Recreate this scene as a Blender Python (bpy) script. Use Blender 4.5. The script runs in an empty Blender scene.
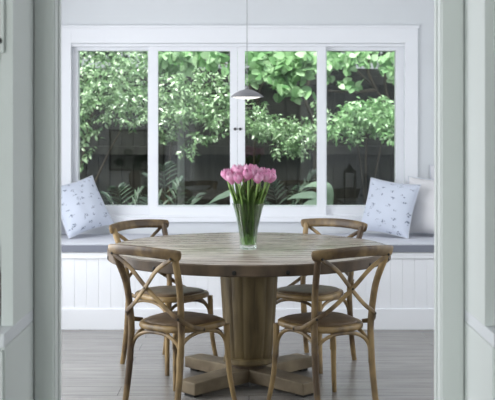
import bpy, bmesh, math, random
from mathutils import Vector, Matrix, noise
R = math.radians
PI = math.pi
scene = bpy.context.scene
COL = scene.collection

# ------------------------------------------------------------------ camera
F = 1068.0            # focal length in pixels of a 495 px wide frame
H = 1.46              # eye height
VX, VY = 249.0, 122.0 # vanishing point in the frame
cam_d = bpy.data.cameras.new('camera')
cam = bpy.data.objects.new('camera', cam_d); COL.objects.link(cam)
cam.location = (0, 0, H); cam.rotation_euler = (R(90), 0, 0)
cam_d.sensor_width = 36; cam_d.sensor_fit = 'HORIZONTAL'; cam_d.lens = F / 495 * 36
cam_d.shift_x = -(VX - 247.5) / 495; cam_d.shift_y = (VY - 200) / 495
cam_d.clip_start = .05
cam_d.dof.use_dof = True; cam_d.dof.focus_distance = 5.45; cam_d.dof.aperture_fstop = 5.0
scene.camera = cam
def X(px, d): return (px - VX) * d / F
def Z(py, d): return H + (VY - py) * d / F

# ------------------------------------------------------------------ materials
def mat(name, col, rough=.6, spec=.5, col2=None, scale=8, stretch=(1,1,1), bump=0, detail=4, lo=.35, hi=.65, coords='Object', metal=0, coat=0, bscale=None):
    m = bpy.data.materials.new(name); m.use_nodes = True
    nt = m.node_tree; N = nt.nodes; L = nt.links; b = N['Principled BSDF']
    b.inputs['Base Color'].default_value = (*col, 1); b.inputs['Roughness'].default_value = rough
    b.inputs['Specular IOR Level'].default_value = spec; b.inputs['Metallic'].default_value = metal
    b.inputs['Coat Weight'].default_value = coat
    if col2 or bump:
        tc = N.new('ShaderNodeTexCoord'); mp = N.new('ShaderNodeMapping'); nz = N.new('ShaderNodeTexNoise')
        mp.inputs['Scale'].default_value = stretch
        nz.inputs['Scale'].default_value = scale; nz.inputs['Detail'].default_value = detail
        L.new(tc.outputs[coords], mp.inputs['Vector']); L.new(mp.outputs[0], nz.inputs['Vector'])
        if col2:
            cr = N.new('ShaderNodeValToRGB')
            cr.color_ramp.elements[0].position = lo; cr.color_ramp.elements[1].position = hi
            cr.color_ramp.elements[0].color = (*col, 1); cr.color_ramp.elements[1].color = (*col2, 1)
            L.new(nz.outputs['Fac'], cr.inputs[0]); L.new(cr.outputs[0], b.inputs['Base Color'])
        if bump:
            bp = N.new('ShaderNodeBump'); bp.inputs['Strength'].default_value = bump; bp.inputs['Distance'].default_value = .004
            L.new(nz.outputs['Fac'], bp.inputs['Height']); L.new(bp.outputs[0], b.inputs['Normal'])
    return m

WHITE = mat('white_paint', (.82,.83,.86), .45, .4)
WALLP = mat('wall_paint', (.68,.70,.72), .7, .3, bump=.03, scale=60)
CEIL = mat('ceiling_paint', (.85,.85,.86), .8, .2)
JAMB = mat('cabinet_paint', (.76,.79,.765), .5, .35)
CHAIRW = mat('weathered_oak', (.30,.20,.085), .45, .5, (.07,.04,.017), 8, (1,1,.6), .2, 6, .42, .64)
PADM = mat('brown_seat_pad', (.085,.055,.03), .5, .45, (.15,.10,.058), 14, (1,1,1), .5, 6)
BOLT = mat('dark_iron', (.02,.018,.016), .5, .5, metal=.6)
EDGEW = mat('table_edge_wood', (.11,.072,.04), .55, .4, (.045,.028,.015), 9, (1,1,.4), .3, 6)
PEDW = mat('pedestal_wood', (.20,.148,.068), .6, .35, (.06,.04,.017), 7, (2.4,2.4,.35), .5, 7, .3, .7)
FOOTW = mat('pale_bleached_wood', (.23,.18,.115), .6, .35, (.075,.054,.032), 6, (1,1,1), .4, 7, .3, .7)

def table_top_mat():
    m = bpy.data.materials.new('table_top_wood'); m.use_nodes = True
    nt = m.node_tree; N = nt.nodes; L = nt.links; b = N['Principled BSDF']
    tc = N.new('ShaderNodeTexCoord'); mp = N.new('ShaderNodeMapping'); mp.inputs['Scale'].default_value = (1.1, 9, 1)
    nz = N.new('ShaderNodeTexNoise'); nz.inputs['Scale'].default_value = 3.0; nz.inputs['Detail'].default_value = 8
    L.new(tc.outputs['Object'], mp.inputs[0]); L.new(mp.outputs[0], nz.inputs['Vector'])
    cr = N.new('ShaderNodeValToRGB')
    cr.color_ramp.elements[0].position = .22; cr.color_ramp.elements[1].position = .80
    cr.color_ramp.elements[0].color = (.16,.125,.095,1); cr.color_ramp.elements[1].color = (.56,.50,.43,1)
    L.new(nz.outputs['Fac'], cr.inputs[0])
    sp = N.new('ShaderNodeSeparateXYZ'); L.new(tc.outputs['Object'], sp.inputs[0])
    ad = N.new('ShaderNodeMath'); ad.operation = 'MULTIPLY'; ad.inputs[1].default_value = 1/.155; L.new(sp.outputs['Y'], ad.inputs[0])
    fr = N.new('ShaderNodeMath'); fr.operation = 'FRACT'; L.new(ad.outputs[0], fr.inputs[0])
    lt = N.new('ShaderNodeMath'); lt.operation = 'LESS_THAN'; lt.inputs[1].default_value = .035; L.new(fr.outputs[0], lt.inputs[0])
    mx = N.new('ShaderNodeMix'); mx.data_type = 'RGBA'; mx.inputs[7].default_value = (.045,.032,.022,1)
    L.new(lt.outputs[0], mx.inputs[0]); L.new(cr.outputs[0], mx.inputs[6]); L.new(mx.outputs[2], b.inputs['Base Color'])
    rr = N.new('ShaderNodeMapRange'); rr.inputs[3].default_value = .20; rr.inputs[4].default_value = .36
    L.new(nz.outputs['Fac'], rr.inputs[0]); L.new(rr.outputs[0], b.inputs['Roughness'])
    bp = N.new('ShaderNodeBump'); bp.inputs['Strength'].default_value = .25; bp.inputs['Distance'].default_value = .003
    L.new(nz.outputs['Fac'], bp.inputs['Height']); L.new(bp.outputs[0], b.inputs['Normal'])
    b.inputs['Specular IOR Level'].default_value = .5
    return m
TOPM = table_top_mat()

def floor_mat():
    m = bpy.data.materials.new('grey_oak_boards'); m.use_nodes = True
    nt = m.node_tree; N = nt.nodes; L = nt.links; b = N['Principled BSDF']
    tc = N.new('ShaderNodeTexCoord')
    br = N.new('ShaderNodeTexBrick'); br.inputs['Scale'].default_value = 1
    br.inputs['Brick Width'].default_value = 1.9; br.inputs['Row Height'].default_value = .19
    br.inputs['Mortar Size'].default_value = .0022; br.inputs['Mortar Smooth'].default_value = .2
    br.inputs['Color1'].default_value = (.215,.203,.188,1); br.inputs['Color2'].default_value = (.265,.25,.232,1)
    br.inputs['Mortar'].default_value = (.11,.098,.086,1); br.offset = .37
    L.new(tc.outputs['Object'], br.inputs['Vector'])
    mp = N.new('ShaderNodeMapping'); mp.inputs['Scale'].default_value = (1.2, 14, 1)
    nz = N.new('ShaderNodeTexNoise'); nz.inputs['Scale'].default_value = 2.2; nz.inputs['Detail'].default_value = 7
    L.new(tc.outputs['Object'], mp.inputs[0]); L.new(mp.outputs[0], nz.inputs['Vector'])
    mr = N.new('ShaderNodeMapRange'); mr.inputs[1].default_value=.3; mr.inputs[2].default_value=.7; mr.inputs[3].default_value=.72; mr.inputs[4].default_value=1.12
    L.new(nz.outputs['Fac'], mr.inputs[0])
    vm = N.new('ShaderNodeVectorMath'); vm.operation = 'SCALE'
    L.new(br.outputs['Color'], vm.inputs[0]); L.new(mr.outputs[0], vm.inputs['Scale'])
    L.new(vm.outputs[0], b.inputs['Base Color']); b.inputs['Roughness'].default_value = .25
    b.inputs['Specular IOR Level'].default_value = .65
    bp = N.new('ShaderNodeBump'); bp.inputs['Strength'].default_value = .12; bp.inputs['Distance'].default_value = .002
    L.new(nz.outputs['Fac'], bp.inputs['Height']); L.new(bp.outputs[0], b.inputs['Normal'])
    return m
FLOORM = floor_mat()

def pane_mat():
    m = bpy.data.materials.new('window_glass'); m.use_nodes = True
    nt = m.node_tree; N = nt.nodes; L = nt.links; N.clear()
    o = N.new('ShaderNodeOutputMaterial'); t = N.new('ShaderNodeBsdfTransparent'); g = N.new('ShaderNodeBsdfGlossy')
    t.inputs[0].default_value = (.95,.975,.96,1); g.inputs['Roughness'].default_value = 0; g.inputs[0].default_value = (1,1,1,1)
    fr = N.new('ShaderNodeFresnel'); fr.inputs[0].default_value = 1.52
    mx = N.new('ShaderNodeMixShader'); L.new(fr.outputs[0], mx.inputs[0]); L.new(t.outputs[0], mx.inputs[1]); L.new(g.outputs[0], mx.inputs[2])
    L.new(mx.outputs[0], o.inputs[0]); return m
PANE = pane_mat()
def clear_mat(name, ior, col, k):
    m = bpy.data.materials.new(name); m.use_nodes = True
    nt = m.node_tree; N = nt.nodes; L = nt.links; N.clear()
    o = N.new('ShaderNodeOutputMaterial'); t = N.new('ShaderNodeBsdfTransparent'); g = N.new('ShaderNodeBsdfGlass')
    g.inputs['IOR'].default_value = ior; g.inputs['Color'].default_value = (*col,1); g.inputs['Roughness'].default_value = .0
    t.inputs[0].default_value = (*col,1)
    mx = N.new('ShaderNodeMixShader'); mx.inputs[0].default_value = k
    L.new(t.outputs[0], mx.inputs[1]); L.new(g.outputs[0], mx.inputs[2]); L.new(mx.outputs[0], o.inputs[0]); return m
VASEM = clear_mat('cut_glass', 1.46, (.96,.985,.965), .4)
WATERM = clear_mat('vase_water', 1.33, (.88,.95,.86), .3)

def leaf_mat(name, c1, c2, c3, rough=.35, trans=.25, spec=.5):
    m = bpy.data.materials.new(name); m.use_nodes = True
    nt = m.node_tree; N = nt.nodes; L = nt.links; b = N['Principled BSDF']
    ge = N.new('ShaderNodeNewGeometry'); cr = N.new('ShaderNodeValToRGB')
    e = cr.color_ramp.elements; e[0].color = (*c1,1); e[1].color = (*c3,1); n = e.new(.5); n.color = (*c2,1)
    L.new(ge.outputs['Random Per Island'], cr.inputs[0]); L.new(cr.outputs[0], b.inputs['Base Color'])
    b.inputs['Roughness'].default_value = rough; b.inputs['Specular IOR Level'].default_value = spec
    tr = N.new('ShaderNodeBsdfTranslucent'); L.new(cr.outputs[0], tr.inputs[0])
    mx = N.new('ShaderNodeMixShader'); mx.inputs[0].default_value = trans
    L.new(b.outputs[0], mx.inputs[1]); L.new(tr.outputs[0], mx.inputs[2]); L.new(mx.outputs[0], N['Material Output'].inputs[0])
    return m
JAS = leaf_mat('small_glossy_leaf', (.06,.13,.05), (.17,.31,.12), (.42,.56,.34), .32, .25, .9)
BIGL = leaf_mat('large_soft_leaf', (.10,.24,.08), (.26,.45,.20), (.46,.63,.38), .45, .35)
SHRUBL = leaf_mat('shrub_leaf', (.07,.17,.05), (.19,.37,.14), (.40,.57,.32), .35, .25, .7)
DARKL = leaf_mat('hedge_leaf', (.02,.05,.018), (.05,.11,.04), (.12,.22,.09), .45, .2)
BROADL = leaf_mat('broad_pale_leaf', (.19,.29,.19), (.23,.33,.22), (.26,.36,.25), .4, .2)
FERNL = leaf_mat('fern_leaf', (.02,.045,.025), (.035,.07,.04), (.06,.10,.06), .4, .15)
BARK = mat('bark', (.09,.07,.05), .8, .2, (.05,.04,.03), 12, bump=.5)
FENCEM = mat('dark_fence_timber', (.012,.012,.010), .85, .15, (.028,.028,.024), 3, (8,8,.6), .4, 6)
POSTM = mat('grey_post', (.22,.23,.22), .7, .3, (.15,.16,.15), 5)
SOIL = mat('soil', (.04,.03,.02), .95, .1, (.07,.055,.04), 20, bump=.6)
BANDC = mat('front_band_fabric', (.20,.21,.25), .9, .15, bump=.15, scale=220)
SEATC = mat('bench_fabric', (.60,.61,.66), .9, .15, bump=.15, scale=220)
PALEC = mat('pale_linen', (.66,.66,.69), .9, .15, bump=.2, scale=120)
OFFC = mat('oatmeal_linen', (.70,.69,.70), .9, .15, bump=.2, scale=120)
PIPM = mat('piping_cord', (.60,.62,.67), .9, .15)
STEMG = mat('tulip_stem', (.17,.30,.065), .45, .4, (.27,.42,.12), 15)
TLEAF = mat('tulip_leaf', (.09,.17,.04), .4, .45, (.19,.30,.09), 10)
PETAL = mat('pink_petal', (.80,.36,.58), .5, .3, (.93,.66,.80), 22, (1,1,.6), .1, 3, .4, .62)
SHADE = mat('pewter_shade', (.21,.21,.22), .45, .5)
CORD = mat('grey_cord', (.30,.31,.32), .6, .3)
BLACK = mat('black_metal', (.02,.02,.022), .45, .5)
WOODD = mat('dark_walnut', (.07,.045,.03), .5, .4, (.04,.026,.018), 8, (1,6,6))
PRINT = mat('print_paper', (.45,.46,.43), .8, .2, (.25,.27,.24), 3, (1,1,1), 0, 5)
POTM = mat('brown_pot', (.07,.045,.03), .5, .4)
REDB = mat('dark_red_lacquer', (.09,.012,.008), .4, .5)

def lamp_mat():
    m = bpy.data.materials.new('lamp_diffuser'); m.use_nodes = True
    b = m.node_tree.nodes['Principled BSDF']; b.inputs['Base Color'].default_value = (.9,.88,.85,1)
    b.inputs['Emission Color'].default_value = (1,.95,.88,1); b.inputs['Emission Strength'].default_value = 1.1
    return m
DIFF = lamp_mat()

def bird_fabric():
    m = bpy.data.materials.new('bird_print_fabric'); m.use_nodes = True
    nt = m.node_tree; N = nt.nodes; L = nt.links; b = N['Principled BSDF']
    tc = N.new('ShaderNodeTexCoord')
    nz = N.new('ShaderNodeTexNoise'); nz.inputs['Scale'].default_value = 26; nz.inputs['Detail'].default_value = 2
    L.new(tc.outputs['UV'], nz.inputs['Vector'])
    off = N.new('ShaderNodeVectorMath'); off.operation = 'MULTIPLY_ADD'
    off.inputs[1].default_value = (.17,.13,0); L.new(nz.outputs['Color'], off.inputs[0]); L.new(tc.outputs['UV'], off.inputs[2])
    mp = N.new('ShaderNodeMapping'); mp.inputs['Scale'].default_value = (4.8, 7.4, 0.001); mp.inputs['Rotation'].default_value = (0,0,.25)
    L.new(off.outputs[0], mp.inputs[0])
    vo = N.new('ShaderNodeTexVoronoi'); vo.voronoi_dimensions = '2D'; vo.inputs['Scale'].default_value = 1; vo.inputs['Randomness'].default_value = .8
    L.new(mp.outputs[0], vo.inputs['Vector'])
    lt = N.new('ShaderNodeMapRange'); lt.inputs[1].default_value = .13; lt.inputs[2].default_value = .20; lt.inputs[3].default_value = 1; lt.inputs[4].default_value = 0
    L.new(vo.outputs['Distance'], lt.inputs[0])
    n2 = N.new('ShaderNodeTexNoise'); n2.inputs['Scale'].default_value = 34; L.new(tc.outputs['UV'], n2.inputs['Vector'])
    g2 = N.new('ShaderNodeMapRange'); g2.inputs[1].default_value=.42; g2.inputs[2].default_value=.56; L.new(n2.outputs['Fac'], g2.inputs[0])
    mu = N.new('ShaderNodeMath'); mu.operation = 'MULTIPLY'; L.new(lt.outputs[0], mu.inputs[0]); L.new(g2.outputs[0], mu.inputs[1])
    mx = N.new('ShaderNodeMix'); mx.data_type = 'RGBA'; mx.inputs[6].default_value = (.60,.64,.735,1); mx.inputs[7].default_value = (.17,.20,.27,1)
    L.new(mu.outputs[0], mx.inputs[0]); L.new(mx.outputs[2], b.inputs['Base Color']); b.inputs['Roughness'].default_value = .9
    b.inputs['Specular IOR Level'].default_value = .15
    return m
BIRD = bird_fabric()

# ------------------------------------------------------------------ mesh helpers
def obj(name, bm, m, parent=None, smooth=False, ang=40):
    me = bpy.data.meshes.new(name); bm.normal_update(); bm.to_mesh(me); bm.free()
    for k in (m if isinstance(m, (list, tuple)) else [m]): me.materials.append(k)
    if smooth:
        for p in me.polygons: p.use_smooth = True
        try: me.set_sharp_from_angle(angle=R(ang))
        except Exception: pass
    o = bpy.data.objects.new(name, me); COL.objects.link(o)
    if parent: o.parent = parent
    return o
def thing(name, label, cat, loc=(0,0,0), rz=0, group=None):
    o = bpy.data.objects.new(name, None); COL.objects.link(o); o.location = loc; o.rotation_euler = (0,0,rz)
    o.empty_display_size = .1
    o['label'] = label; o['category'] = cat
    if group: o['group'] = group
    return o
def tag(o, label, cat, group=None, kind=None):
    o['label'] = label; o['category'] = cat
    if group: o['group'] = group
    if kind: o['kind'] = kind
    return o
def struct(name, bm, m, parent=None, smooth=False):
    o = obj(name, bm, m, parent, smooth)
    if not parent: o['kind'] = 'structure'
    return o
def dup(root, loc, rz, label):
    r = root.copy(); COL.objects.link(r); r.location = loc; r.rotation_euler = (0,0,rz); r['label'] = label
    for ch in list(root.children):
        c = ch.copy(); COL.objects.link(c); c.parent = r
        for g in list(ch.children):
            d = g.copy(); COL.objects.link(d); d.parent = c
    return r
def B(): return bmesh.new()
def box(bm, x0, x1, y0, y1, z0, z1, bev=0, M=None):
    r = bmesh.ops.create_cube(bm, size=1)
    vs = r['verts']
    bmesh.ops.transform(bm, matrix=Matrix.Translation(((x0+x1)/2,(y0+y1)/2,(z0+z1)/2)) @ Matrix.Diagonal((x1-x0,y1-y0,z1-z0,1)), verts=vs)
    if bev:
        es = list({e for v in vs for e in v.link_edges})
        r2 = bmesh.ops.bevel(bm, geom=es, offset=bev, segments=2, affect='EDGES', profile=.6)
        vs = list({v for f in r2['faces'] for v in f.verts} | {v for v in vs if v.is_valid})
    if M is not None: bmesh.ops.transform(bm, matrix=M, verts=vs)
    return bm
def catmull(pts, n=6):
    P = [Vector(p) for p in pts]; out = []
    for i in range(len(P)-1):
        p0 = P[i-1] if i else P[0]*2-P[1]; p1 = P[i]; p2 = P[i+1]; p3 = P[i+2] if i+2 < len(P) else P[-1]*2-P[-2]
        for k in range(n):
            t = k/n
            out.append(.5*((2*p1)+(p2-p0)*t+(2*p0-5*p1+4*p2-p3)*t*t+(3*p1-p0-3*p2+p3)*t**3))
    out.append(P[-1]); return out
def sweep(bm, pts, rad, seg=8, up=None, closed=False, power=2.0):
    """tube along pts; rad: float, (a,b) for a flattened section, or function of t"""
    n = len(pts); rings = []; prev = None
    for i, p in enumerate(pts):
        if closed: t = (pts[(i+1)%n]-pts[i-1]).normalized()
        else: t = (pts[min(i+1,n-1)]-pts[max(i-1,0)]).normalized()
        if up is not None: u = Vector(up)
        elif prev is None: u = Vector((0,0,1)) if abs(t.z) < .9 else Vector((0,1,0))
        else: u = prev
        a = (u - t*u.dot(t)).normalized(); prev = a; b = t.cross(a)
        r = rad(i/(n-1)) if callable(rad) else rad
        ra, rb = r if isinstance(r, tuple) else (r, r)
        ring = []
        for k in range(seg):
            th = 2*PI*k/seg; c, s = math.cos(th), math.sin(th)
            if power != 2.0:
                c = math.copysign(abs(c)**(2/power), c); s = math.copysign(abs(s)**(2/power), s)
            ring.append(bm.verts.new(p + a*(ra*c) + b*(rb*s)))
        rings.append(ring)
    m = n if closed else n-1
    for i in range(m):
        A, C = rings[i], rings[(i+1)%n]
        for k in range(seg):
            bm.faces.new((A[k], A[(k+1)%seg], C[(k+1)%seg], C[k]))
    if not closed:
        bm.faces.new(rings[0][::-1]); bm.faces.new(rings[-1])
    bmesh.ops.recalc_face_normals(bm, faces=bm.faces[:])
    return bm
def lathe(bm, prof, seg=32, c=(0,0,0), flute=None, close=False):
    rings = []
    for (r, z) in prof:
        if r < 1e-6: rings.append([bm.verts.new((c[0], c[1], c[2]+z))]); continue
        ring = []
        for k in range(seg):
            th = 2*PI*k/seg; q = r*(flute(th, z) if flute else 1)
            ring.append(bm.verts.new((c[0]+q*math.cos(th), c[1]+q*math.sin(th), c[2]+z)))
        rings.append(ring)
    for A, C in zip(rings, rings[1:]):
        if len(A) == 1 and len(C) == 1: continue
        for k in range(seg):
            j = (k+1) % seg
            if len(A) == 1: bm.faces.new((A[0], C[j], C[k]))
            elif len(C) == 1: bm.faces.new((A[k], A[j], C[0]))
            else: bm.faces.new((A[k], A[j], C[j], C[k]))
    bmesh.ops.recalc_face_normals(bm, faces=bm.faces[:])
    return bm
def disc_bolt(bm, p, n, r, h):
    n = Vector(n).normalized(); q = n.to_track_quat('Z', 'Y').to_matrix().to_4x4()
    b2 = bmesh.new(); lathe(b2, [(0,0),(r,0),(r,h*.5),(r*.6,h),(0,h)], 12)
    bmesh.ops.transform(b2, matrix=Matrix.Translation(p) @ q, verts=b2.verts)
    me = bpy.data.meshes.new('t'); b2.to_mesh(me); b2.free(); bm.from_mesh(me); bpy.data.meshes.remove(me)
    return bm

# ------------------------------------------------------------------ room shell
YB, YW = 7.50, 8.15        # bench front, window wall
YF0, YF1 = 3.49, 3.58      # wall with the doorway
SX = 2.0; CZ = 2.75
struct('floor', box(B(), -3, 3, -1.6, YW+.2, -.08, 0), FLOORM)
struct('ceiling', box(B(), -3, 3, -1.6, YW+.45, CZ, CZ+.12), CEIL)
WX0, WX1 = X(71, YW), X(405, YW); WZ0, WZ1 = Z(217, YW), Z(43.5, YW)
b = B()
box(b, -SX-.1, WX0, YW, YW+.2, 0, CZ); box(b, WX1, SX+.1, YW, YW+.2, 0, CZ)
box(b, WX0, WX1, YW, YW+.2, 0, WZ0); box(b, WX0, WX1, YW, YW+.2, WZ1, CZ)
struct('wall_back', b, WALLP)
def side_wall(name, x0, x1, y0, y1, wy0, wy1, wz0, wz1):
    b = B(); box(b, x0, x1, y0, wy0, 0, CZ); box(b, x0, x1, wy1, y1, 0, CZ)
    box(b, x0, x1, wy0, wy1, 0, wz0); box(b, x0, x1, wy0, wy1, wz1, CZ)
    struct(name, b, WALLP)
SW = (4.5, 7.1, .35, 2.4)
side_wall('wall_left', -SX-.1, -SX, YF1, YW, *SW)
side_wall('wall_right', SX, SX+.1, YF1, YW, *SW)
OX = .630
b = B(); box(b, -3, -OX-.02, YF0, YF1, 0, CZ); box(b, OX+.013, 3, YF0, YF1, 0, CZ); box(b, -OX-.02, OX+.013, YF0, YF1, 2.4, CZ)
struct('wall_front', b, WALLP)
# entrance-side room (behind and around the camera)
HW = (-.6, 1.5, .5, 2.4)
b = B(); box(b, -2.7, -2.6, -1.6, HW[0], 0, CZ); box(b, -2.7, -2.6, HW[1], YF0, 0, CZ); box(b, -2.7, -2.6, HW[0], HW[1], 0, HW[2]); box(b, -2.7, -2.6, HW[0], HW[1], HW[3], CZ)
struct('wall_hall_left', b, WALLP)
struct('wall_hall_right', box(B(), 2.6, 2.7, -1.6, YF0, 0, CZ), WALLP)
b = B(); RW = (-2.3, -.95, .6, 2.3)
box(b, -2.6, RW[0], -1.6, -1.5, 0, CZ); box(b, RW[1], 2.6, -1.6, -1.5, 0, CZ)
box(b, RW[0], RW[1], -1.6, -1.5, 0, RW[2]); box(b, RW[0], RW[1], -1.6, -1.5, RW[3], CZ)
struct('wall_hall_rear', b, WALLP)
# doorway lining: jamb boards, stops and architraves
def frame_side(s, name, OX):
    b = B()
    def bx(xa, xb, y0, y1, z0, z1, bev=.002):
        box(b, min(s*xa, s*xb), max(s*xa, s*xb), y0, y1, z0, z1, bev)
    bx(OX-.004, OX+.012, YF0-.002, YF1+.004, 0, 2.385)          # jamb board
    bx(OX-.008, OX-.0045, YF1-.035, YF1+.002, 0, 2.37)           # stop
    bx(OX, .698, YF0-.018, YF0-.0005, 0, 2.4, .001)        # architrave towards the camera
    bx(OX+.008, .70, YF1+.0005, YF1+.018, 0, 2.4, .004)         # architrave in the dining room
    struct(name, b, JAMB)
frame_side(-1, 'trim_1', .637); frame_side(1, 'trim_2', .629)

# unseen side windows of the dining room, added so area lamps can light it
def unseen_window(name, s):
    b = B(); x0, x1 = sorted((s*(SX+.03), s*(SX+.08)))
    y0, y1, z0, z1 = SW
    box(b, x0, x1, y0, y0+.06, z0, z1); box(b, x0, x1, y1-.06, y1, z0, z1)
    box(b, x0, x1, y0+.06, y1-.06, z0, z0+.06); box(b, x0, x1, y0+.06, y1-.06, z1-.06, z1)
    for k in (1, 2):
        yc = y0+(y1-y0)*k/3; box(b, x0, x1, yc-.03, yc+.03, z0+.06, z1-.06)
    struct(name, b, WHITE)
unseen_window('unseen_window_left', -1); unseen_window('unseen_window_right', 1)
b = B(); box(b, -2.68, -2.63, HW[0], HW[0]+.06, HW[2], HW[3]); box(b, -2.68, -2.63, HW[1]-.06, HW[1], HW[2], HW[3])
box(b, -2.68, -2.63, HW[0]+.06, HW[1]-.06, HW[2], HW[2]+.06); box(b, -2.68, -2.63, HW[0]+.06, HW[1]-.06, HW[3]-.06, HW[3])
struct('unseen_window_hall', b, WHITE)  # unseen hall window, put in so light comes from the left

b = B(); box(b, RW[0], RW[0]+.05, -1.58, -1.53, RW[2], RW[3]); box(b, RW[1]-.05, RW[1], -1.58, -1.53, RW[2], RW[3])
box(b, RW[0]+.05, RW[1]-.05, -1.58, -1.53, RW[2], RW[2]+.05); box(b, RW[0]+.05, RW[1]-.05, -1.58, -1.53, RW[3]-.05, RW[3])
struct('unseen_window_rear', b, WHITE)  # unseen rear window, added to brighten the faces towards the camera
# ------------------------------------------------------------------ the big window
def rect_frame(bm, x0, x1, z0, z1, y0, y1, l, r, t, bt, bev=.002):
    box(bm, x0, x0+l, y0, y1, z0, z1, bev); box(bm, x1-r, x1, y0, y1, z0, z1, bev)
    box(bm, x0+l-.001, x1-r+.001, y0, y1, z1-t, z1, bev); box(bm, x0+l-.001, x1-r+.001, y0, y1, z0, z0+bt, bev)
win = bpy.data.objects.new('window_1', None); COL.objects.link(win); win['kind'] = 'structure'
b = B(); d = YW-.02       # casing on the room side
cz = Z(28, d); cl, cr_ = X(57, d), X(418, d)
box(b, cl, X(71, d), d, YW-.0005, .62, cz, .003); box(b, X(405, d), cr_, d, YW-.0005, .62, cz, .003)
box(b, X(71, d)-.001, X(405, d)+.001, d, YW-.0005, Z(43, d), cz, .003)
box(b, cl-.01, cr_+.01, d-.005, YW-.0005, cz, cz+.02, .003)
obj('casing', b, WHITE, win)
b = B()
box(b, cl, cr_, YW-.035, YW-.0005, Z(222, 8.12), Z(217.5, 8.12), .004)
box(b, WX0, WX1, YW, YW+.08, WZ0-.0, WZ0+.012)
obj('sill', b, WHITE, win)
b = B(); d = 8.215
gz0, gz1 = Z(206, 8.2), Z(50.5, 8.2)
rect_frame(b, WX0, WX1, WZ0, WZ1, d, d+.09, X(78, d)-WX0, WX1-X(396, d), WZ1-gz1, gz0-WZ0)
box(b, X(147.5, d), X(151, d), d+.03, d+.08, gz0, gz1); box(b, X(324, d), X(327, d), d+.03, d+.08, gz0, gz1)
obj('frame', b, WHITE, win)
b = B(); box(b, WX0+.001, WX1-.001, 8.152, 8.215, WZ1-.022, WZ1-.001, .002); obj('track', b, WHITE, win)
def sash(p0, p1, st0, st1, y0):
    s_ = B(); x0, x1 = X(p0, y0), X(p1, y0)
    rect_frame(s_, x0, x1, Z(216.5, y0), WZ1-.022, y0, y0+.035, st0, st1, WZ1-.022-Z(51, y0), Z(206.5, y0)-Z(216.5, y0), .003)
    return obj('sash', s_, WHITE, win)
dS = 8.17
s1 = sash(149, 237.4, X(158, dS)-X(149, dS), X(237.4, dS)-X(230, dS), dS)
s2 = sash(237.6, 326, X(245, dS)-X(237.6, dS), X(326, dS)-X(317, dS), dS)
for s_, px in ((s1, 235), (s2, 240.2)):
    k = B(); disc_bolt(k, (X(px, dS), dS+.0005, Z(129, dS)), (0,-1,0), .011, .02); o = obj('knob', k, BLACK, s_, True); o['label'] = 'small black latch knob'
def pane(p0, p1, y, par):
    g = B(); box(g, X(p0, y)-.004, X(p1, y)+.004, y, y+.005, Z(206.4, y)-.006, Z(50.6, y)+.006); obj('pane', g, PANE, par)
pane(78, 148, 8.255, win); pane(326, 396, 8.255, win)
pane(158, 230, dS+.017, s1); pane(245, 317, dS+.017, s2)

# ------------------------------------------------------------------ window bench
BZ = .545
bench = thing('window_bench', 'white built-in bench with grooved board front running under the wide window', 'bench', (0, YB, 0))
b = B(); xs = -SX+.002; bw = .0855
while xs < SX-.01:
    xe = min(xs+bw, SX-.002)
    box(b, xs+.0004, xe-.0004, .012, .03, .13, BZ-.045, .0016); xs = xe
box(b, -SX+.002, SX-.002, .026, .04, .0, BZ-.03)
obj('front_panel', b, WHITE, bench)
b = B(); box(b, -SX+.002, SX-.002, .0, .026, 0, .148, .004); obj('plinth', b, WHITE, bench)
b = B(); box(b, -SX+.002, SX-.002, 0.0, .645, BZ-.045, BZ, .004); obj('seat_board', b, WHITE, bench)
b = B(); CH = .067
box(b, -SX+.01, SX-.01, YB-.012, YW-.025, BZ+.001, BZ+CH, .018)
for v in b.verts:
    if v.co.z > BZ+CH*.8: v.co.z += .004*math.sin(v.co.x*7)
sc = obj('seat_cushion', b, SEATC, None, True); tag(sc, 'long pale grey seat cushion lying on the white window bench', 'cushion')
bb = B(); box(bb, -SX+.012, SX-.012, YB-.0155, YB-.008, BZ+.003, BZ+CH-.016, .003)  # front strip in a darker grey than the cushion top
obj('front_band', bb, BANDC, sc)['label'] = 'darker grey band along the cushion front'
pp = B(); sweep(pp, [Vector((-SX+.02, YB-.012, BZ+CH-.009)), Vector((0, YB-.012, BZ+CH-.009)), Vector((SX-.02, YB-.012, BZ+CH-.009))], .004, 6)
obj('piping', pp, PIPM, sc, True)
SZ = BZ+CH+.006

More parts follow.
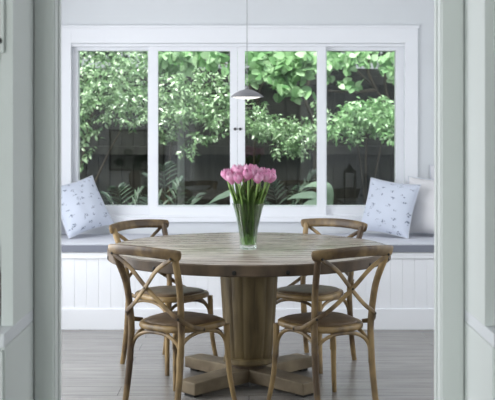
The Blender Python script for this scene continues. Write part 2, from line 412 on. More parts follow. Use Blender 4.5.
# ------------------------------------------------------------------ loose cushions
def cushion(name, label, loc, rz, lean, roll, W, T, m, seed, group=None, pip=True):
    root = thing(name, label, 'cushion', loc, rz, group); W_ = W
    n = 26; bm = B(); uv = bm.loops.layers.uv.new('UVMap'); hw = W/2
    def P(u, v, s):
        x = u*hw*(1-.075*(1-v*v)); z = v*hw*(1-.075*(1-u*u))
        t = T/2*((max(0,1-u*u))**.55)*((max(0,1-v*v))**.55)
        w = .012*noise.noise(Vector((u*2.1+seed, v*2.1, s*3)))*(1-max(abs(u),abs(v))**4)
        sag = .02*(1-v)*.5*((1-u*u))
        return Vector((x, s*(t+w+sag*.4), z))
    M = Matrix.Rotation(-lean, 4, 'X') @ Matrix.Translation((0,0,hw*.985)) @ Matrix.Rotation(roll, 4, 'Y')
    for s in (-1, 1):
        g = [[bm.verts.new(M @ P(-1+2*i/n, -1+2*j/n, s)) for j in range(n+1)] for i in range(n+1)]
        for i in range(n):
            for j in range(n):
                q = (g[i][j], g[i+1][j], g[i+1][j+1], g[i][j+1])
                f = bm.faces.new(q if s < 0 else q[::-1])
                us = [(i/n,j/n),((i+1)/n,j/n),((i+1)/n,(j+1)/n),(i/n,(j+1)/n)]
                if s > 0: us = us[::-1]
                for l, w in zip(f.loops, us): l[uv].uv = (w[0]+seed*.37, w[1]+seed*.61)
    bmesh.ops.remove_doubles(bm, verts=bm.verts, dist=.0004)
    dz = -min(v.co.z for v in bm.verts)-.003
    bmesh.ops.translate(bm, vec=(0,0,dz), verts=bm.verts); M = Matrix.Translation((0,0,dz)) @ M
    obj('cover', bm, m, root, True, 80)
    if pip:
        path = []
        for k in range(16): path.append(M @ P(-1+2*k/16, -1, 0))
        for k in range(16): path.append(M @ P(1, -1+2*k/16, 0))
        for k in range(16): path.append(M @ P(1-2*k/16, 1, 0))
        for k in range(16): path.append(M @ P(-1, 1-2*k/16, 0))
        pb = B(); sweep(pb, path, .004, 6, closed=True, up=(.1,1,.05)); obj('piping', pb, PIPM, root, True)
    return root
GC = 'bird print cushions on the window bench'
cushion('throw_cushion', 'pale blue bird-print cushion leaning at the left end of the bench', (-1.195, 7.85, SZ), R(36), R(27), R(-13), .41, .19, BIRD, 1.3, GC)
cushion('throw_cushion', 'pale blue bird-print cushion leaning in front of plain cushions at the bench right end', (1.0, 7.83, SZ), R(-32), R(19), R(6), .41, .19, BIRD, 4.1, GC)
cushion('throw_cushion', 'plain off-white cushion directly behind the right bird-print cushion', (1.345, 7.87, SZ), R(-28), R(11), R(2), .43, .17, OFFC, 7.7)
cushion('throw_cushion', 'plain pale cushion rising tallest in the right corner of the bench', (1.62, 8.04, SZ), R(-12), R(4), R(0), .52, .08, PALEC, 9.2)
cushion('throw_cushion', 'plain pale cushion half hidden behind the left bird-print cushion', (-1.56, 7.92, SZ), R(40), R(14), R(0), .46, .14, PALEC, 11.4)

# ------------------------------------------------------------------ table
TX, TY, TR_, TZ = 0.0, 6.0, .79, .76
table = thing('dining_table', 'round weathered wood pedestal table in the middle of the room', 'table', (TX, TY, 0))
b = B(); lathe(b, [(0,TZ-.022),(TR_-.012,TZ-.022),(TR_-.012,TZ-.001),(TR_-.014,TZ),(0,TZ)], 96); obj('tabletop', b, TOPM, table, True)
b = B(); lathe(b, [(0,TZ-.058),(TR_-.006,TZ-.058),(TR_,TZ-.053),(TR_,TZ-.006),(TR_-.005,TZ-.0005),(TR_-.0118,TZ-.0005),(TR_-.0118,TZ-.0222),(0,TZ-.0222)], 96)
ed = obj('edge_band', b, EDGEW, table, True)
for k in range(18):
    a = R(-95.3 + k*19.3)
    if k*19.3 > 345: break
    bb = B(); n = Vector((math.cos(a), math.sin(a), 0)); disc_bolt(bb, n*(TR_-.001)+Vector((0,0,TZ-.038)), n, .0115, .006)
    obj('bolt', bb, BOLT, ed, True)
b = B(); nst = 14
def stave(th, z): 
    q = (th*nst/(2*PI)) % 1; return 1-.035*(abs(q-.5)*2)**6
lathe(b, [(0,.148),(.124,.148),(.129,.158),(.137,.22),(.148,.36),(.158,.52),(.164,.62),(.166,.701),(0,.701)], 84, flute=stave)
obj('pedestal', b, PEDW, table, True, 30)
b = B(); lathe(b, [(0,.118),(.140,.118),(.146,.125),(.144,.146),(.132,.153),(0,.153)], 56); obj('base_ring', b, PEDW, table, True)
b = B(); lathe(b, [(0,.05),(.095,.05),(.095,.119),(0,.119)], 32); obj('core', b, EDGEW, table, True)
b = B(); lathe(b, [(0,.66),(.24,.66),(.24,.7015),(0,.7015)], 32); obj('underside_plate', b, EDGEW, table, True)
for k in range(4):
    a = R(45+90*k); M = Matrix.Rotation(a, 4, 'Z')
    b = B(); L0 = 0.066 if k % 2 else .0
    # outer end slopes down a little
    box(b, .0 if k in (0,2) else .0, .47, -.066, .066, .018, .092, .007, None)
    for v in b.verts:
        if v.co.x < .1: v.co.x = .068
        if v.co.x > .3 and v.co.z > .05: v.co.z -= .010
    bmesh.ops.transform(b, matrix=M, verts=b.verts); f = obj('foot', b, FOOTW, table)
    b = B(); box(b, .39, .45, -.04, .04, 0, .018, .003); bmesh.ops.transform(b, matrix=M, verts=b.verts); obj('foot_pad', b, BOLT, f)
b = B(); box(b, -.068, .068, -.068, .068, .02, .055, .003, Matrix.Rotation(R(45),4,'Z')); obj('foot_hub', b, FOOTW, table)

# ------------------------------------------------------------------ chairs
def make_chair():
    t = thing('dining_chair', '', 'chair', group='cross-back dining chairs around the round table')
    def outline(th, k=1.0, inset=0):
        c, s = math.cos(th), math.sin(th); e = 2/2.9
        x = math.copysign(abs(c)**e, c); y = math.copysign(abs(s)**e, s)
        w = .198 + .022*y
        return Vector((x*(w-inset), .005 + y*(.203-inset), 0))
    n = 48
    def slab(levels, cap=True):
        bm = B(); rings = []
        for (ins, z) in levels: rings.append([bm.verts.new(outline(2*PI*k/n, 1, ins)+Vector((0,0,z))) for k in range(n)])
        for A, C in zip(rings, rings[1:]):
            for k in range(n): bm.faces.new((A[k], A[(k+1)%n], C[(k+1)%n], C[k]))
        bm.faces.new(rings[0][::-1]); bm.faces.new(rings[-1]); bmesh.ops.recalc_face_normals(bm, faces=bm.faces[:]); return bm
    obj('seat_frame', slab([(.010,.408),(.002,.412),(0,.422),(.002,.434),(.008,.439),(.026,.440)]), CHAIRW, t, True, 60)
    obj('seat_pad', slab([(.027,.436),(.025,.443),(.031,.449),(.06,.454),(.11,.457),(.16,.458)]), PADM, t, True, 60)
    fp = {}
    for s in (-1, 1):
        pts = [(s*.178,.165,.413),(s*.181,.168,.30),(s*.187,.174,.17),(s*.200,.188,.06),(s*.210,.198,0)]
        fp[('f',s)] = pts
        b = B(); sweep(b, catmull(pts,5), lambda q: .0165-.004*q, 10); l = obj('leg', b, CHAIRW, t, True)
        pts = [(s*.176,-.230,0),(s*.174,-.216,.07),(s*.172,-.196,.20),(s*.171,-.184,.34),(s*.172,-.182,.45),(s*.182,-.205,.63),(s*.201,-.254,.765),(s*.206,-.272,.814)]
        fp[('b',s)] = pts
        b = B(); sweep(b, catmull(pts,5), lambda q: (.0145+.003*min(1,q*3), .0155+.002*min(1,q*3)), 10, up=(0,1,0)); obj('back_post', b, CHAIRW, t, True)
    # bent top rail
    pts = [(-.240,-.260,.808),(-.207,-.280,.815),(-.11,-.308,.822),(0,-.316,.825),(.11,-.308,.822),(.207,-.280,.815),(.240,-.260,.808)]
    path = catmull(pts, 6)
    def rr(q):
        e = min(q, 1-q)*2; f = min(1, (e/.10))**.5 if e < .10 else 1
        return (.0275*(.45+.55*f), .013*(.5+.5*f))
    b = B(); sweep(b, path, rr, 14, up=(0,-.3,1), power=2.8); obj('top_rail', b, CHAIRW, t, True, 60)
    # crossed straps
    for s in (-1, 1):
        dy = .005*s
        pts = [(-s*.202,-.288,.796),(-s*.10,-.276+dy,.735),(0,-.256+dy,.635),(s*.10,-.230+dy,.545),(s*.176,-.208,.492),(s*.212,-.14,.446),(s*.213,-.055,.423)]
        b = B(); sweep(b, catmull(pts,6), (.0115,.0048), 10, up=(s*.72,0,1) if False else (0,0,1), power=3.2); o = obj('cross_strap', b, CHAIRW, t, True, 60)
        for p_, n_ in (((s*.178,-.2125,.491), (s*.25,-1,0)), ((-s*.200,-.2925,.796), (0,-1,.1)), ((s*.2175,-.062,.4235), (s,0,0))):
            obj('bolt', disc_bolt(B(), p_, n_, .0065, .004), BOLT, o, True)
    k = B(); disc_bolt(k, (0,-.266,.635), (0,-1,0), .006, .003); obj('centre_pin', k, BOLT, t, True)
    # arched braces between neighbouring legs
    def at(side, s, z):
        P = [Vector(p) for p in fp[(side, s)]]; P.sort(key=lambda p: p.z)
        for p, q in zip(P, P[1:]):
            if p.z <= z <= q.z: return p.lerp(q, (z-p.z)/(q.z-p.z))
        return P[-1]
    def arch(A, C, ins):
        A = A+ins; C = C+ins; pts = []
        for k in range(25):
            th = PI*k/24
            h = (1-math.cos(th))/2
            pts.append(A.lerp(C, .5-.5*math.copysign(abs(math.cos(th))**.85, math.cos(th))) + Vector((0,0,.163*math.sin(th)**.62)))
        return pts
    for A, C, ins in ((at('f',-1,.238), at('f',1,.238), Vector((0,-.012,0))), (at('b',-1,.238), at('b',1,.238), Vector((0,.014,0))),
                      (at('b',-1,.238), at('f',-1,.238), Vector((.012,0,0))), (at('b',1,.238), at('f',1,.238), Vector((-.012,0,0)))):
        b = B(); sweep(b, arch(A, C, ins), .0095, 8); obj('arch_brace', b, CHAIRW, t, True)
    return t
chair = make_chair()
# local +y faces the table; angle from world +y, counter-clockwise
chair.location = (-.357, 5.515, 0); chair.rotation_euler = (0,0,R(-38))
chair['label'] = 'cross-back oak chair with its back to the viewer in front of the table, left one'
dup(chair, (.38, 5.505, 0), R(30), 'cross-back oak chair with its back to the viewer in front of the table, right one')
dup(chair, (-.477, 6.43, 0), R(180+48), 'cross-back oak chair facing the viewer from behind the table, beside the left bird-print cushion')
dup(chair, (.368, 6.48, 0), R(180-37), 'cross-back oak chair facing the viewer from behind the table, on the right')

# ------------------------------------------------------------------ vase with tulips
VXY = (-.004, 5.885)
vase = thing('glass_vase', 'clear flared cut-glass vase full of green stems standing on the round table', 'vase', (*VXY, TZ+.0005))
b = B(); fl = lambda th, z: 1+.022*math.cos(16*th + (z*30))*(1 if .03 < z < .2 else .3)
out = [(0,0),(.044,0),(.048,.004),(.0475,.03),(.049,.07),(.055,.12),(.065,.17),(.078,.22),(.090,.252)]
inn = [(.0865,.252),(.0745,.22),(.0615,.17),(.0515,.12),(.0455,.07),(.043,.035),(.038,.022),(0,.020)]
lathe(b, out+inn, 96, flute=fl); obj('vase_wall', b, VASEM, vase, True, 60)
b = B(); lathe(b, [(0,.0215),(.036,.0235),(.0415,.036),(.0438,.07),(.0496,.12),(.0590,.165),(0,.165)], 48); obj('water', b, WATERM, vase, True, 60)
rnd = random.Random(5)
heads = [(0,.008,1.192)]
for k in range(7): a = 2*PI*k/7+.3; heads.append((.062*math.cos(a), .062*math.sin(a), 1.178+rnd.uniform(-.010,.014)))
for k in range(15): a = 2*PI*k/15+.1; heads.append((.120*math.cos(a)*rnd.uniform(.96,1.06), .112*math.sin(a), 1.156+rnd.uniform(-.010,.016)))
def tulip(h, i):
    hx, hy, hz = h; hz -= TZ
    t = thing('tulip', 'pink tulip of the bouquet standing in the glass vase on the table', 'flower', (*VXY, TZ+.001), 0, 'pink tulips in the glass vase')
    ang = math.atan2(hy, hx) if (hx or hy) else 0; r = math.hypot(hx, hy)
    br = .035*rnd.uniform(.45,1); ba = ang+PI*rnd.choice((0,1))+rnd.uniform(-1.2,1.2)
    base = Vector((br*math.cos(ba), br*math.sin(ba), .026))
    rim = Vector((r*.62*math.cos(ang), r*.62*math.sin(ang), .252)); top = Vector((hx, hy, hz-.022))
    pts = catmull([base, base.lerp(rim,.5)+Vector((0,0,.008)), rim, rim.lerp(top,.55)+Vector((math.cos(ang),math.sin(ang),0))*r*.03, top], 5)
    b = B(); sweep(b, pts, .0045, 7); obj('stem', b, STEMG, t, True)
    # flower: six overlapping petals
    b = B(); axis = (pts[-1]-pts[-3]).normalized(); axis = (axis+Vector((0,0,.8))).normalized()
    q = axis.to_track_quat('Z','Y').to_matrix().to_4x4(); hh = .063*rnd.uniform(.92,1.08); rr_ = .0315*rnd.uniform(.92,1.1); tw = rnd.uniform(0,6)
    opn = rnd.uniform(-.1,.25)
    for p in range(6):
        inner = p % 2; pa = tw + p*PI/3; rows = []
        for j in range(9):
            v = j/8
            rad = rr_*(math.sin(min(1,v*1.55+.12)*PI/2) if v < .6 else 1-(.30-opn*.5)*((v-.6)/.4)**1.6)*(.9 if inner else 1)
            half = R(44)*(math.sin(PI*min(1,(v*.86+.13)))**.55)*(1 if v < .97 else .35)
            row = []
            for k in range(7):
                w = -1+2*k/6; a = pa+w*half; rr2 = rad*(1-.10*w*w+.0*v) 
                row.append(b.verts.new((rr2*math.cos(a), rr2*math.sin(a), hh*(v*(1-.10*w*w*v)-.08)*(.97 if inner else 1))))
            rows.append(row)
        for A, C in zip(rows, rows[1:]):
            for k in range(6): b.faces.new((A[k], A[k+1], C[k+1], C[k]))
    bmesh.ops.solidify(b, geom=b.faces[:], thickness=.0009)
    bmesh.ops.transform(b, matrix=Matrix.Translation(top) @ q, verts=b.verts)
    obj('flower', b, PETAL, t, True, 80)
    # strap leaf hugging the stem
    for q_ in range(3):
        b = B(); la = ang+(rnd.uniform(-.6,.6) if q_ == 0 else rnd.uniform(-2.2,2.2)); o = Vector((math.cos(la), math.sin(la), 0)); sd = Vector((-math.sin(la), math.cos(la), 0))
        s0 = base.lerp(rim, .18); s1 = rim + o*.004 + sd*rnd.uniform(-.012,.012); ln = rnd.uniform(.07,.125) if q_ == 0 else rnd.uniform(.04,.10)
        rl = math.hypot(s1.x, s1.y)
        if rl > .070: s1 = Vector((s1.x*.070/rl, s1.y*.070/rl, s1.z))
        s2 = s1 + o*rnd.uniform(.012,.035) + Vector((0,0,ln)); 
        path = catmull([s0, s0.lerp(s1,.55), s1, s1.lerp(s2,.6)+o*.002, s2 + o*rnd.uniform(0,.02)], 5); prev = None; m = len(path)
        for j, p in enumerate(path):
            v = j/(m-1); w = .0150*(math.sin(PI*min(1,.12+.88*v))**.8)+.0004
            row = [b.verts.new(p - sd*w + o*.003), b.verts.new(p), b.verts.new(p + sd*w + o*.003)]
            if prev:
                for k in range(2): b.faces.new((prev[k], prev[k+1], row[k+1], row[k]))
            prev = row
        bmesh.ops.solidify(b, geom=b.faces[:], thickness=.0007)
        obj('leaf', b, TLEAF, t, True, 80)
for i, h in enumerate(heads): tulip(h, i)

# ------------------------------------------------------------------ pendant lamp
PD = 6.05
lx, lz = X(247, PD), Z(97, PD); lr = 16.5*PD/F
lamp = thing('pendant_lamp', 'small shallow grey pendant lamp hanging on a thin cord above the table', 'lamp', (lx, PD, lz))
b = B(); lathe(b, [(lr,0),(lr*.98,.004),(lr*.72,.022),(lr*.42,.036),(lr*.16,.043),(.0,.044)], 48)
bmesh.ops.solidify(b, geom=b.faces[:], thickness=.0016); obj('shade', b, SHADE, lamp, True, 60)
b = B(); lathe(b, [(0,-.013),(lr*.35,-.011),(lr*.65,-.006),(lr*.88,.001),(lr*.6,.004),(0,.004)], 40); obj('diffuser', b, DIFF, lamp, True, 60)['label'] = 'glowing white diffuser'
b = B(); lathe(b, [(0,.040),(.010,.040),(.010,.056),(.004,.062),(0,.062)], 16); obj('cap', b, SHADE, lamp, True)
b = B(); sweep(b, [Vector((0,0,.058)), Vector((0,0,.5)), Vector((0,0,CZ-lz-.02))], .0021, 8); obj('cord', b, CORD, lamp, True)
b = B(); lathe(b, [(0,CZ-lz-.001),(.05,CZ-lz-.001),(.05,CZ-lz-.022),(0,CZ-lz-.026)], 24); obj('ceiling_rose', b, WHITE, lamp, True)

# ------------------------------------------------------------------ built-in cabinets beside the doorway
def cabinet(s, label):
    t = thing('built_in_cabinet', label, 'cabinet', (0, 0, 0), 0, 'white built-in cabinets beside the doorway')
    def bx(b, xa, xb, y0, y1, z0, z1, bev=.001): box(b, min(s*xa,s*xb), max(s*xa,s*xb), y0, y1, z0, z1, bev)
    yb = YF0-.020
    b = B(); bx(b, .7, 1.55, 3.068, yb, .0, .812); obj('base_unit', b, JAMB, t)
    b = B(); bx(b, .7005, 1.56, 3.058, yb, .8135, .853, .003); obj('worktop', b, WHITE, t)
    b = B(); bx(b, .7, .736, 3.17, yb, .854, 2.5); bx(b, 1.515, 1.55, 3.17, yb, .854, 2.5); obj('side_panel', b, JAMB, t)
    b = B(); bx(b, .7365, 1.5145, yb-.02, yb, .854, 2.5); obj('rear_panel', b, JAMB, t)
    b = B(); bx(b, .7365, 1.5145, 3.19, yb-.021, 1.66, 1.68); obj('shelf', b, JAMB, t)
    b = B(); bx(b, .724, 1.12, 3.148, 3.168, 1.665, 2.5); d_ = obj('door', b, JAMB, t)
    b = B(); disc_bolt(b, (s*.7365, 3.1475, Z(40.5, 3.14)), (0,-1,0), .009, .018); obj('knob', b, BLACK, d_, True)['label'] = 'small dark round knob'
    b = B(); bx(b, 1.125, 1.545, 3.148, 3.168, 1.665, 2.5); obj('door', b, JAMB, t)
    b = B(); bx(b, .705, 1.12, 3.05, 3.0675, .1, .806); obj('door', b, JAMB, t)
    b = B(); bx(b, 1.125, 1.545, 3.05, 3.0675, .1, .806); obj('door', b, JAMB, t)
cabinet(-1, 'white built-in cabinet with open niche at the left edge of the doorway')
cabinet(1, 'white built-in cabinet at the right edge of the doorway')
b = B(); lathe(b, [(0,0),(.045,0),(.052,.01),(.054,.12),(.046,.16),(.03,.175),(.03,.215),(.034,.22),(0,.22)], 28, (-.818, 3.30, .8535))
tag(obj('storage_jar', b, REDB, None, True), 'dark red jar in the niche of the left built-in cabinet', 'jar')

# ------------------------------------------------------------------ furniture mirrored faintly in the panes
fy = YF1+.02
def console(x0, x1, label, ztop):
    t = thing('console_table', label, 'table', ((x0+x1)/2, fy+.17, 0), 0, 'slim dark console tables against the doorway wall'); w = (x1-x0)/2
    b = B(); box(b, -w, w, -.15, .17, ztop-.03, ztop, .003); obj('tabletop', b, WOODD, t)
    b = B(); box(b, -w+.04, w-.04, -.12, .14, ztop-.10, ztop-.0305, .002); obj('apron', b, WOODD, t)
    for sx in (-1, 1):
        for sy in (-.11, .13):
            b = B(); box(b, sx*(w-.045)-.02, sx*(w-.045)+.02, sy-.02, sy+.02, 0, ztop-.1005, .002); obj('leg', b, WOODD, t)
    for q in (-1, 1):
        b = B(); sweep(b, [Vector((-q*(w-.07), .135+q*.009, .06)), Vector((q*(w-.07), .135+q*.009, ztop-.12))], .014, 6); obj('cross_brace', b, WOODD, t)
    return t
console(-1.72, -.95, 'dark console table mirrored in the left window pane below the picture', .68)
console(.98, 1.75, 'dark console table mirrored in the right window pane', .66)
pf = thing('framed_picture', 'dark-framed botanical print mirrored in the left window pane', 'picture', (-1.35, fy+.005, 1.12))
b = B(); rect_frame(b, -.34, .34, -.25, .25, -.018, .012, .022, .022, .022, .022); obj('frame', b, BLACK, pf)
b = B(); box(b, -.319, .319, -.016, -.005, -.229, .229); obj('print', b, PRINT, pf)
pl = thing('potted_plant', 'potted plant with round leaves mirrored in the left window pane', 'plant', (-1.36, fy+.2, .6805))
b = B(); lathe(b, [(0,0),(.05,0),(.07,.06),(.072,.15),(.05,.19),(.052,.2),(.045,.2),(.042,.18),(0,.17)], 24); obj('pot', b, POTM, pl, True)
for (a, r, z) in ((.4,.16,.36),(2.2,.12,.42),(3.4,.20,.30),(5.0,.15,.33),(1.3,.1,.25)):
    b = B(); p = Vector((r*math.cos(a), r*.35*math.sin(a), z)); pts = catmull([(0,0,.17),(p.x*.4,p.y*.4,z*.75),p],5); sweep(b, pts, .004, 5)
    c = [b.verts.new(p+Vector((.06*math.cos(k*PI/5), .015*math.sin(k*PI/5)-.005, .045*math.sin(k*PI/5)))) for k in range(10)]; b.faces.new(c)
    obj('leaf', b, FERNL, pl)
la = thing('lantern', 'dark metal lantern mirrored in the right window pane', 'lantern', (1.2, fy+.19, .6605))
b = B(); box(b, -.07, .07, -.07, .07, 0, .02); box(b, -.07, .07, -.07, .07, .2, .22)
for sx in (-.063,.063):
    for sy in (-.063,.063): box(b, sx-.006, sx+.006, sy-.006, sy+.006, .0205, .1995)
obj('cage', b, BLACK, la)
b = B(); lathe(b, [(.08,.2205),(.02,.28),(.02,.3),(0,.3)], 4); bmesh.ops.rotate(b, verts=b.verts, cent=(0,0,0), matrix=Matrix.Rotation(PI/4,3,'Z')); obj('roof', b, BLACK, la)
b = B(); lathe(b, [(0,.021),(.035,.021),(.035,.12),(0,.12)], 18); obj('candle', b, OFFC, la, True)

# ------------------------------------------------------------------ garden
rnd = random.Random(11)
g = B(); box(g, -6, 6, YW+.2, 15, -.25, -.12); o = struct('ground', g, SOIL)
FY = 10.75
fence = thing('garden_fence', 'dark weathered timber fence standing behind the climbing plants', 'fence', (0, FY, -.12))
b = B(); x = -3.4
while x < 3.4:
    w = .118; box(b, x, x+w-.007, 0+rnd.uniform(0,.004), .022, .02, 2.12+rnd.uniform(-.01,.01)); x += w
box(b, -3.4, 3.4, .024, .034, .02, 2.1)
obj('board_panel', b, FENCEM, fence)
for z in (.45, 1.25, 1.95):
    b = B(); box(b, -3.4, 3.4, -.045, -.001, z, z+.09, .004); obj('rail', b, FENCEM, fence)
b = B(); sweep(b, [Vector((0,0,0)), Vector((0,0,.8)), Vector((0,0,1.62))], .033, 14)
po = obj('garden_post', b, POSTM, None, True); po.location = (X(181, 10.1), 10.1, -.12); tag(po, 'round grey post rising among leaves behind the second pane', 'post')

def small_leaf(V, Fc, p, n, ax, L, W):
    sd = n.cross(ax).normalized()
    i = len(V); f = n*(W*.35)
    V += [p, p+ax*L*.45+sd*W+f, p+ax*L*.5, p+ax*L*.45-sd*W+f, p+ax*L-n*L*.10]
    Fc += [(i,i+2,i+1),(i,i+3,i+2),(i+1,i+2,i+4),(i+2,i+3,i+4)]
def round_leaf(V, Fc, p, n, ax, L, W):
    sd = n.cross(ax).normalized(); i = len(V)
    V.append(p+ax*L*.4)
    prof = [(0,0),(-.06,.35),(.12,.78),(.45,.95),(.75,.62),(1.05,0)]
    pts = prof + [(a,-c) for a, c in prof[-2:0:-1]]
    for a, c in pts: V.append(p+ax*(L*a)+sd*(W*c)+n*(W*.18*abs(c)-L*.12*a*a))
    m = len(pts)
    for k in range(m): Fc.append((i, i+1+k, i+1+(k+1)%m))
def rdir(up=.55, cam_=.35, spread=.8):
    v = Vector((rnd.gauss(0,spread), rnd.gauss(-cam_,spread*.8), rnd.gauss(up,spread*.6)))
    return v.normalized()
def foliage(name, m, parent, blobs, kind, L0, hang=.5):
    V, Fc = [], []
    for (px, py, rx, ry, d, dr, n) in blobs:
        c = Vector((X(px, d), d, Z(py, d))); ax_, az_ = rx*d/F, ry*d/F
        twigs = max(1, int(n*.66)//7)
        for _ in range(twigs):
            u = Vector((rnd.gauss(0,1), rnd.gauss(0,1), rnd.gauss(0,1))).normalized() * (rnd.random()**.4)*1.08
            p0 = c + Vector((u.x*ax_, u.y*dr, u.z*az_))
            tw = Vector((rnd.gauss(0,.7), rnd.gauss(-.3,.4), rnd.gauss(-hang,.5))).normalized()
            side = tw.cross(Vector((0,-1,.4))).normalized()
            for k in range(7):
                p = p0 + tw*((k-3)*L0*.30)
                sgn = 1 if k % 2 else -1
                ax = (tw*.5 + side*sgn*.8 + Vector((rnd.gauss(0,.3), rnd.gauss(-.15,.3), rnd.gauss(-.15,.3)))).normalized()
                nn = rdir(); nn = (nn - ax*nn.dot(ax)).normalized()
                L = L0*rnd.uniform(.7,1.25)
                (small_leaf if kind == 's' else round_leaf)(V, Fc, p, nn, ax, L, L*(.24 if kind == 's' else .46))
    me = bpy.data.meshes.new(name); me.from_pydata([tuple(v) for v in V], [], Fc); me.materials.append(m)
    for p in me.polygons: p.use_smooth = True
    o = bpy.data.objects.new(name, me); COL.objects.link(o); o.parent = parent
    return o
def stems(parent, paths, r=.012):
    b = B()
    for p in paths: sweep(b, catmull([(X(a,d), d, Z(c,d)) for (a,c,d) in p], 6), lambda q: r*(1-.6*q), 6)
    obj('stem', b, BARK, parent, True)
def plant(name, label, cat, loc=None):
    return thing(name, label, cat)
def place(root, base, kids_done=True):
    # move the empty to the plant's base, leaving its parts where they are
    root.location = base
    for c in root.children: c.matrix_parent_inverse = Matrix.Translation(base).inverted()

p = plant('climbing_vine', 'leafy bright climbing vine filling the upper left window pane', 'vine')
foliage('foliage', JAS, p, [(108,72,44,26,10.0,.3,1500),(98,100,34,20,9.8,.3,900),(130,104,30,22,9.8,.25,800),(84,122,16,22,9.7,.15,260),(86,155,8,16,9.7,.08,60),(145,80,20,34,10.1,.3,500)], 's', .052)
stems(p, [[(70,320,10.2),(74,230,10.2),(84,150,10.1),(100,90,10.1),(120,60,10.2)], [(74,230,10.2),(110,150,10.3),(140,100,10.2)]]); place(p, (X(70,10.2),10.2,-.12))
p = plant('climbing_vine', 'dark glossy climbing vine with hanging sprays behind the second pane from left', 'vine')
foliage('foliage', JAS, p, [(192,92,44,20,9.9,.25,1500),(182,112,28,14,9.8,.25,700),(215,112,26,16,9.8,.25,650),(168,128,14,14,9.8,.15,220),(200,138,16,7,9.7,.08,130),(188,150,9,8,9.7,.06,80),(214,128,10,8,9.7,.06,70),(238,112,10,24,9.9,.2,260)], 's', .050)
stems(p, [[(165,320,10.3),(168,220,10.3),(172,140,10.2),(190,95,10.1),(215,80,10.2)]]); place(p, (X(165,10.3),10.3,-.12))
p = plant('climbing_vine', 'climbing vine with pale leaf sprays hanging behind the tulips', 'vine')
foliage('foliage', JAS, p, [(272,126,30,13,9.8,.25,800),(300,134,24,13,9.8,.25,650),(256,118,14,22,9.8,.2,330),(286,148,16,10,9.7,.12,200),(302,152,12,10,9.7,.1,130),(322,120,10,24,9.8,.2,220)], 's', .048)
stems(p, [[(318,320,10.3),(316,220,10.3),(314,130,10.3),(306,100,10.3),(312,70,10.3)],[(314,130,10.3),(290,125,10.1),(262,120,10.1)]], .03); place(p, (X(318,10.3),10.3,-.12))
p = plant('large_leaf_vine', 'vine with large round pale green leaves at the top above the lamp', 'vine')
foliage('foliage', BIGL, p, [(272,62,34,14,10.1,.2,300),(300,66,22,18,10.0,.2,200),(266,80,20,12,9.95,.15,90),(296,88,18,9,9.95,.15,60),(194,58,40,10,10.15,.2,200),(170,66,16,16,10.1,.15,50),(238,60,10,16,10.1,.2,50)], 'r', .095, .3)
stems(p, [[(252,320,10.5),(253,200,10.5),(258,100,10.4),(275,70,10.3),(305,60,10.3)],[(258,100,10.4),(230,66,10.4),(185,58,10.3)]]); place(p, (X(252,10.5),10.5,-.12))
p = plant('leafy_shrub', 'bright green shrub with arching branches behind the far right pane', 'shrub')
foliage('foliage', SHRUBL, p, [(372,110,26,14,9.9,.25,700),(386,124,18,16,9.8,.25,520),(346,128,24,14,9.8,.25,620),(360,116,20,16,9.8,.25,460),(410,120,16,24,9.9,.2,300)], 's', .058, .35)
stems(p, [[(368,320,10.1),(366,230,10.1),(360,160,10.1),(350,120,10.0)],[(366,230,10.1),(378,160,10.1),(388,115,10.0)],[(366,230,10.1),(366,150,10.1),(370,100,10.0)]]); place(p, (X(368,10.1),10.1,-.12))
p = plant('overhanging_tree', 'tree with twisted bare twigs and soft leaves at the top of far right pane', 'tree')
foliage('foliage', BIGL, p, [(350,58,34,11,10.5,.25,260),(345,84,14,7,10.4,.15,50),(390,66,16,16,10.5,.2,120),(330,70,12,14,10.5,.2,70)], 'r', .070, .3)
stems(p, [[(404,320,10.55),(402,200,10.55),(392,120,10.5),(376,90,10.5),(352,66,10.5)],[(392,120,10.5),(385,80,10.5),(392,50,10.5)],[(376,90,10.5),(368,70,10.45),(372,48,10.5)],[(376,90,10.5),(355,92,10.45),(328,91,10.4)]], .02); place(p, (X(404,10.55),10.55,-.12))
p = plant('tall_hedge', 'tall dark green hedge rising behind the timber fence', 'hedge')
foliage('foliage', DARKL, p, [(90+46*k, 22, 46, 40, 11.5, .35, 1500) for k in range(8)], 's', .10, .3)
stems(p, [[(80+50*k,330,11.6),(82+50*k,150,11.6),(80+50*k,60,11.6)] for k in range(7)], .03); place(p, (0,11.6,-.12))

# strap, broad and frond leaves low in the bed
def blade(V, Fc, pts, width, cup=.2, n=12):
    path = catmull(pts, n); m = len(path); i0 = len(V)
    for j, q in enumerate(path):
        v = j/(m-1); t = (path[min(j+1,m-1)]-path[max(j-1,0)]).normalized()
        sd = t.cross(Vector((0,-.5,1))).normalized(); nn = sd.cross(t); w = width*width_prof(v)
        V.extend([q-sd*w+nn*w*cup, q, q+sd*w+nn*w*cup])
        if j:
            a = i0+3*(j-1); c = a+3
            Fc.extend([(a,a+1,c+1,c),(a+1,a+2,c+2,c+1)])
def width_prof(v):
    if v < .45: return .06+.1*v if v < .3 else .09+.91*((v-.3)/.15)**.8*.6
    return max(.01, math.sin(PI*(.28+.72*(v-.45)/.55)))*.95 if v > .55 else .64+.3*(v-.45)/.1
def meshed(name, V, Fc, m, parent):
    me = bpy.data.meshes.new(name); me.from_pydata([tuple(v) for v in V], [], Fc); me.materials.append(m)
    for q in me.polygons: q.use_smooth = True
    o = bpy.data.objects.new(name, me); COL.objects.link(o); o.parent = parent; return o
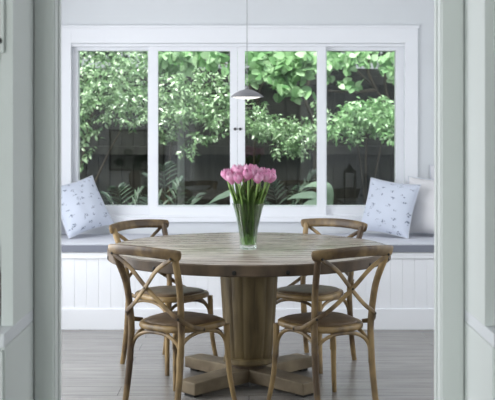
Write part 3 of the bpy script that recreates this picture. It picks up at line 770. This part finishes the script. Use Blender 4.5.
def broad_plant(label, base, tips, w):
    t = thing('broad_leaf_plant', label, 'plant', base)
    bp = Vector(base)
    for (a, c, dd, mx, mz) in tips:
        tip = Vector((X(a,dd), dd, Z(c,dd)))-bp; mid = Vector((X(mx,dd), dd, Z(mz,dd)))-bp
        V, Fc = [], []; blade(V, Fc, [Vector((0,0,0)), mid*.55+Vector((0,0,.05)), mid, mid.lerp(tip,.5)+Vector((0,0,.03)), tip], w)
        meshed('leaf', V, Fc, BROADL, t)
broad_plant('plant with broad pale leaves low behind the right of the tulips', (X(332,9.2),9.2,-.12), [(287,199,9.0,318,201),(304,187,9.15,328,191),(300,208,8.9,322,207)], .062)
broad_plant('plant with a single broad pale leaf low behind the left of the tulips', (X(243,9.2),9.2,-.12), [(208,204,9.0,236,197),(262,208,9.1,250,203)], .05)
def frond_plant(label, base, tips, llen):
    t = thing('fern', label, 'plant', base); bp = Vector(base)
    for (a, c, dd) in tips:
        tip = Vector((X(a,dd), dd, Z(c,dd)))-bp
        path = catmull([Vector((0,0,0)), tip*.45+Vector((0,0,.22*tip.length)), tip*.8+Vector((0,0,.12*tip.length)), tip], 9)
        V, Fc = [], []; m = len(path)
        for j in range(6, m, 2):
            q = path[j]; tt = (path[min(j+1,m-1)]-path[j-1]).normalized(); sd = tt.cross(Vector((0,-.3,1))).normalized(); v = j/m
            for sg in (-1, 1):
                for off in (.2,):
                    ax = (sd*sg + tt*.7 + Vector((0,0,-.15))).normalized(); n_ = Vector((0,-.4,.9)); n_ = (n_-ax*n_.dot(ax)).normalized()
                    small_leaf(V, Fc, q+tt*off*.03, n_, ax, llen*(1.1-.75*v), llen*.055)
        o = meshed('frond', V, Fc, FERNL, t)
        b = B(); sweep(b, path, lambda q: .006*(1-.7*q), 5); obj('rachis', b, FERNL, o, True)
frond_plant('feathery fern growing low in front of the grey post', (X(168,9.5),9.5,-.12), [(150,178,9.3),(163,166,9.5),(180,182,9.4),(196,196,9.2),(206,205,9.0),(150,200,9.2)], .26)
frond_plant('dark palm-like fern low between the tulips and the pale broad leaves', (X(285,9.9),9.9,-.12), [(316,172,9.8),(300,186,9.6),(262,196,9.7),(272,184,9.9),(322,190,9.7)], .24)
frond_plant('dark fern low behind the far left pane', (X(128,9.6),9.6,-.12), [(108,196,9.4),(140,192,9.5),(152,204,9.3),(118,188,9.6)], .24)

# ------------------------------------------------------------------ light
w = bpy.data.worlds.new('sky'); scene.world = w; w.use_nodes = True
nt = w.node_tree; N = nt.nodes; L = nt.links
bg = N['Background']; tc = N.new('ShaderNodeTexCoord'); sp = N.new('ShaderNodeSeparateXYZ'); L.new(tc.outputs['Generated'], sp.inputs[0])
mr = N.new('ShaderNodeMapRange'); mr.inputs[1].default_value = 0; mr.inputs[2].default_value = 1; mr.inputs[3].default_value = .5; mr.inputs[4].default_value = 4.0
L.new(sp.outputs['Z'], mr.inputs[0]); L.new(mr.outputs[0], bg.inputs['Strength'])
bg.inputs['Color'].default_value = (.90,.96,1.0,1)
def area(name, loc, rot, sx, sy, power, col):
    l = bpy.data.lights.new(name, 'AREA'); l.shape = 'RECTANGLE'; l.size = sx; l.size_y = sy; l.energy = power; l.color = col
    o = bpy.data.objects.new(name, l); COL.objects.link(o); o.location = loc; o.rotation_euler = rot; return o
yc = (SW[0]+SW[1])/2; zc = (SW[2]+SW[3])/2
area('added_light_left', (-SX-.0, yc, zc), (0, R(-90), 0), SW[3]-SW[2]-.1, SW[1]-SW[0]-.1, 80, (.93,.96,1))  # added area lamp at the unseen left window, main light of the room
area('added_light_right', (SX+.0, yc, zc), (0, R(90), 0), SW[3]-SW[2]-.1, SW[1]-SW[0]-.1, 16, (.93,.96,1))  # weaker added area lamp at the unseen right window
area('added_light_hall', (-2.6, (HW[0]+HW[1])/2, (HW[2]+HW[3])/2), (0, R(-90), 0), HW[3]-HW[2]-.1, HW[1]-HW[0]-.1, 3, (.93,1,.98))  # faint added area lamp at the unseen hall window
area('added_light_rear', ((RW[0]+RW[1])/2, -1.5, (RW[2]+RW[3])/2), (R(90), 0, 0), RW[1]-RW[0]-.1, RW[3]-RW[2]-.1, 58, (.93,1,.98))  # added area lamp behind the camera, brightens architraves and cabinet fronts
s = bpy.data.lights.new('sun', 'SUN'); s.energy = 8.0; s.angle = R(14); s.color = (1,.98,.94)
so = bpy.data.objects.new('sun', s); COL.objects.link(so); so.rotation_euler = (R(18), R(-14), 0)

vs = scene.view_settings
vs.view_transform = 'Standard'; vs.look = 'None'; vs.exposure = 0; vs.gamma = 1; vs.use_curve_mapping = False
scene.cycles.use_denoising = True
scene.cycles.max_bounces = 14; scene.cycles.transparent_max_bounces = 24; scene.cycles.diffuse_bounces = 6
scene.cycles.sample_clamp_indirect = 6
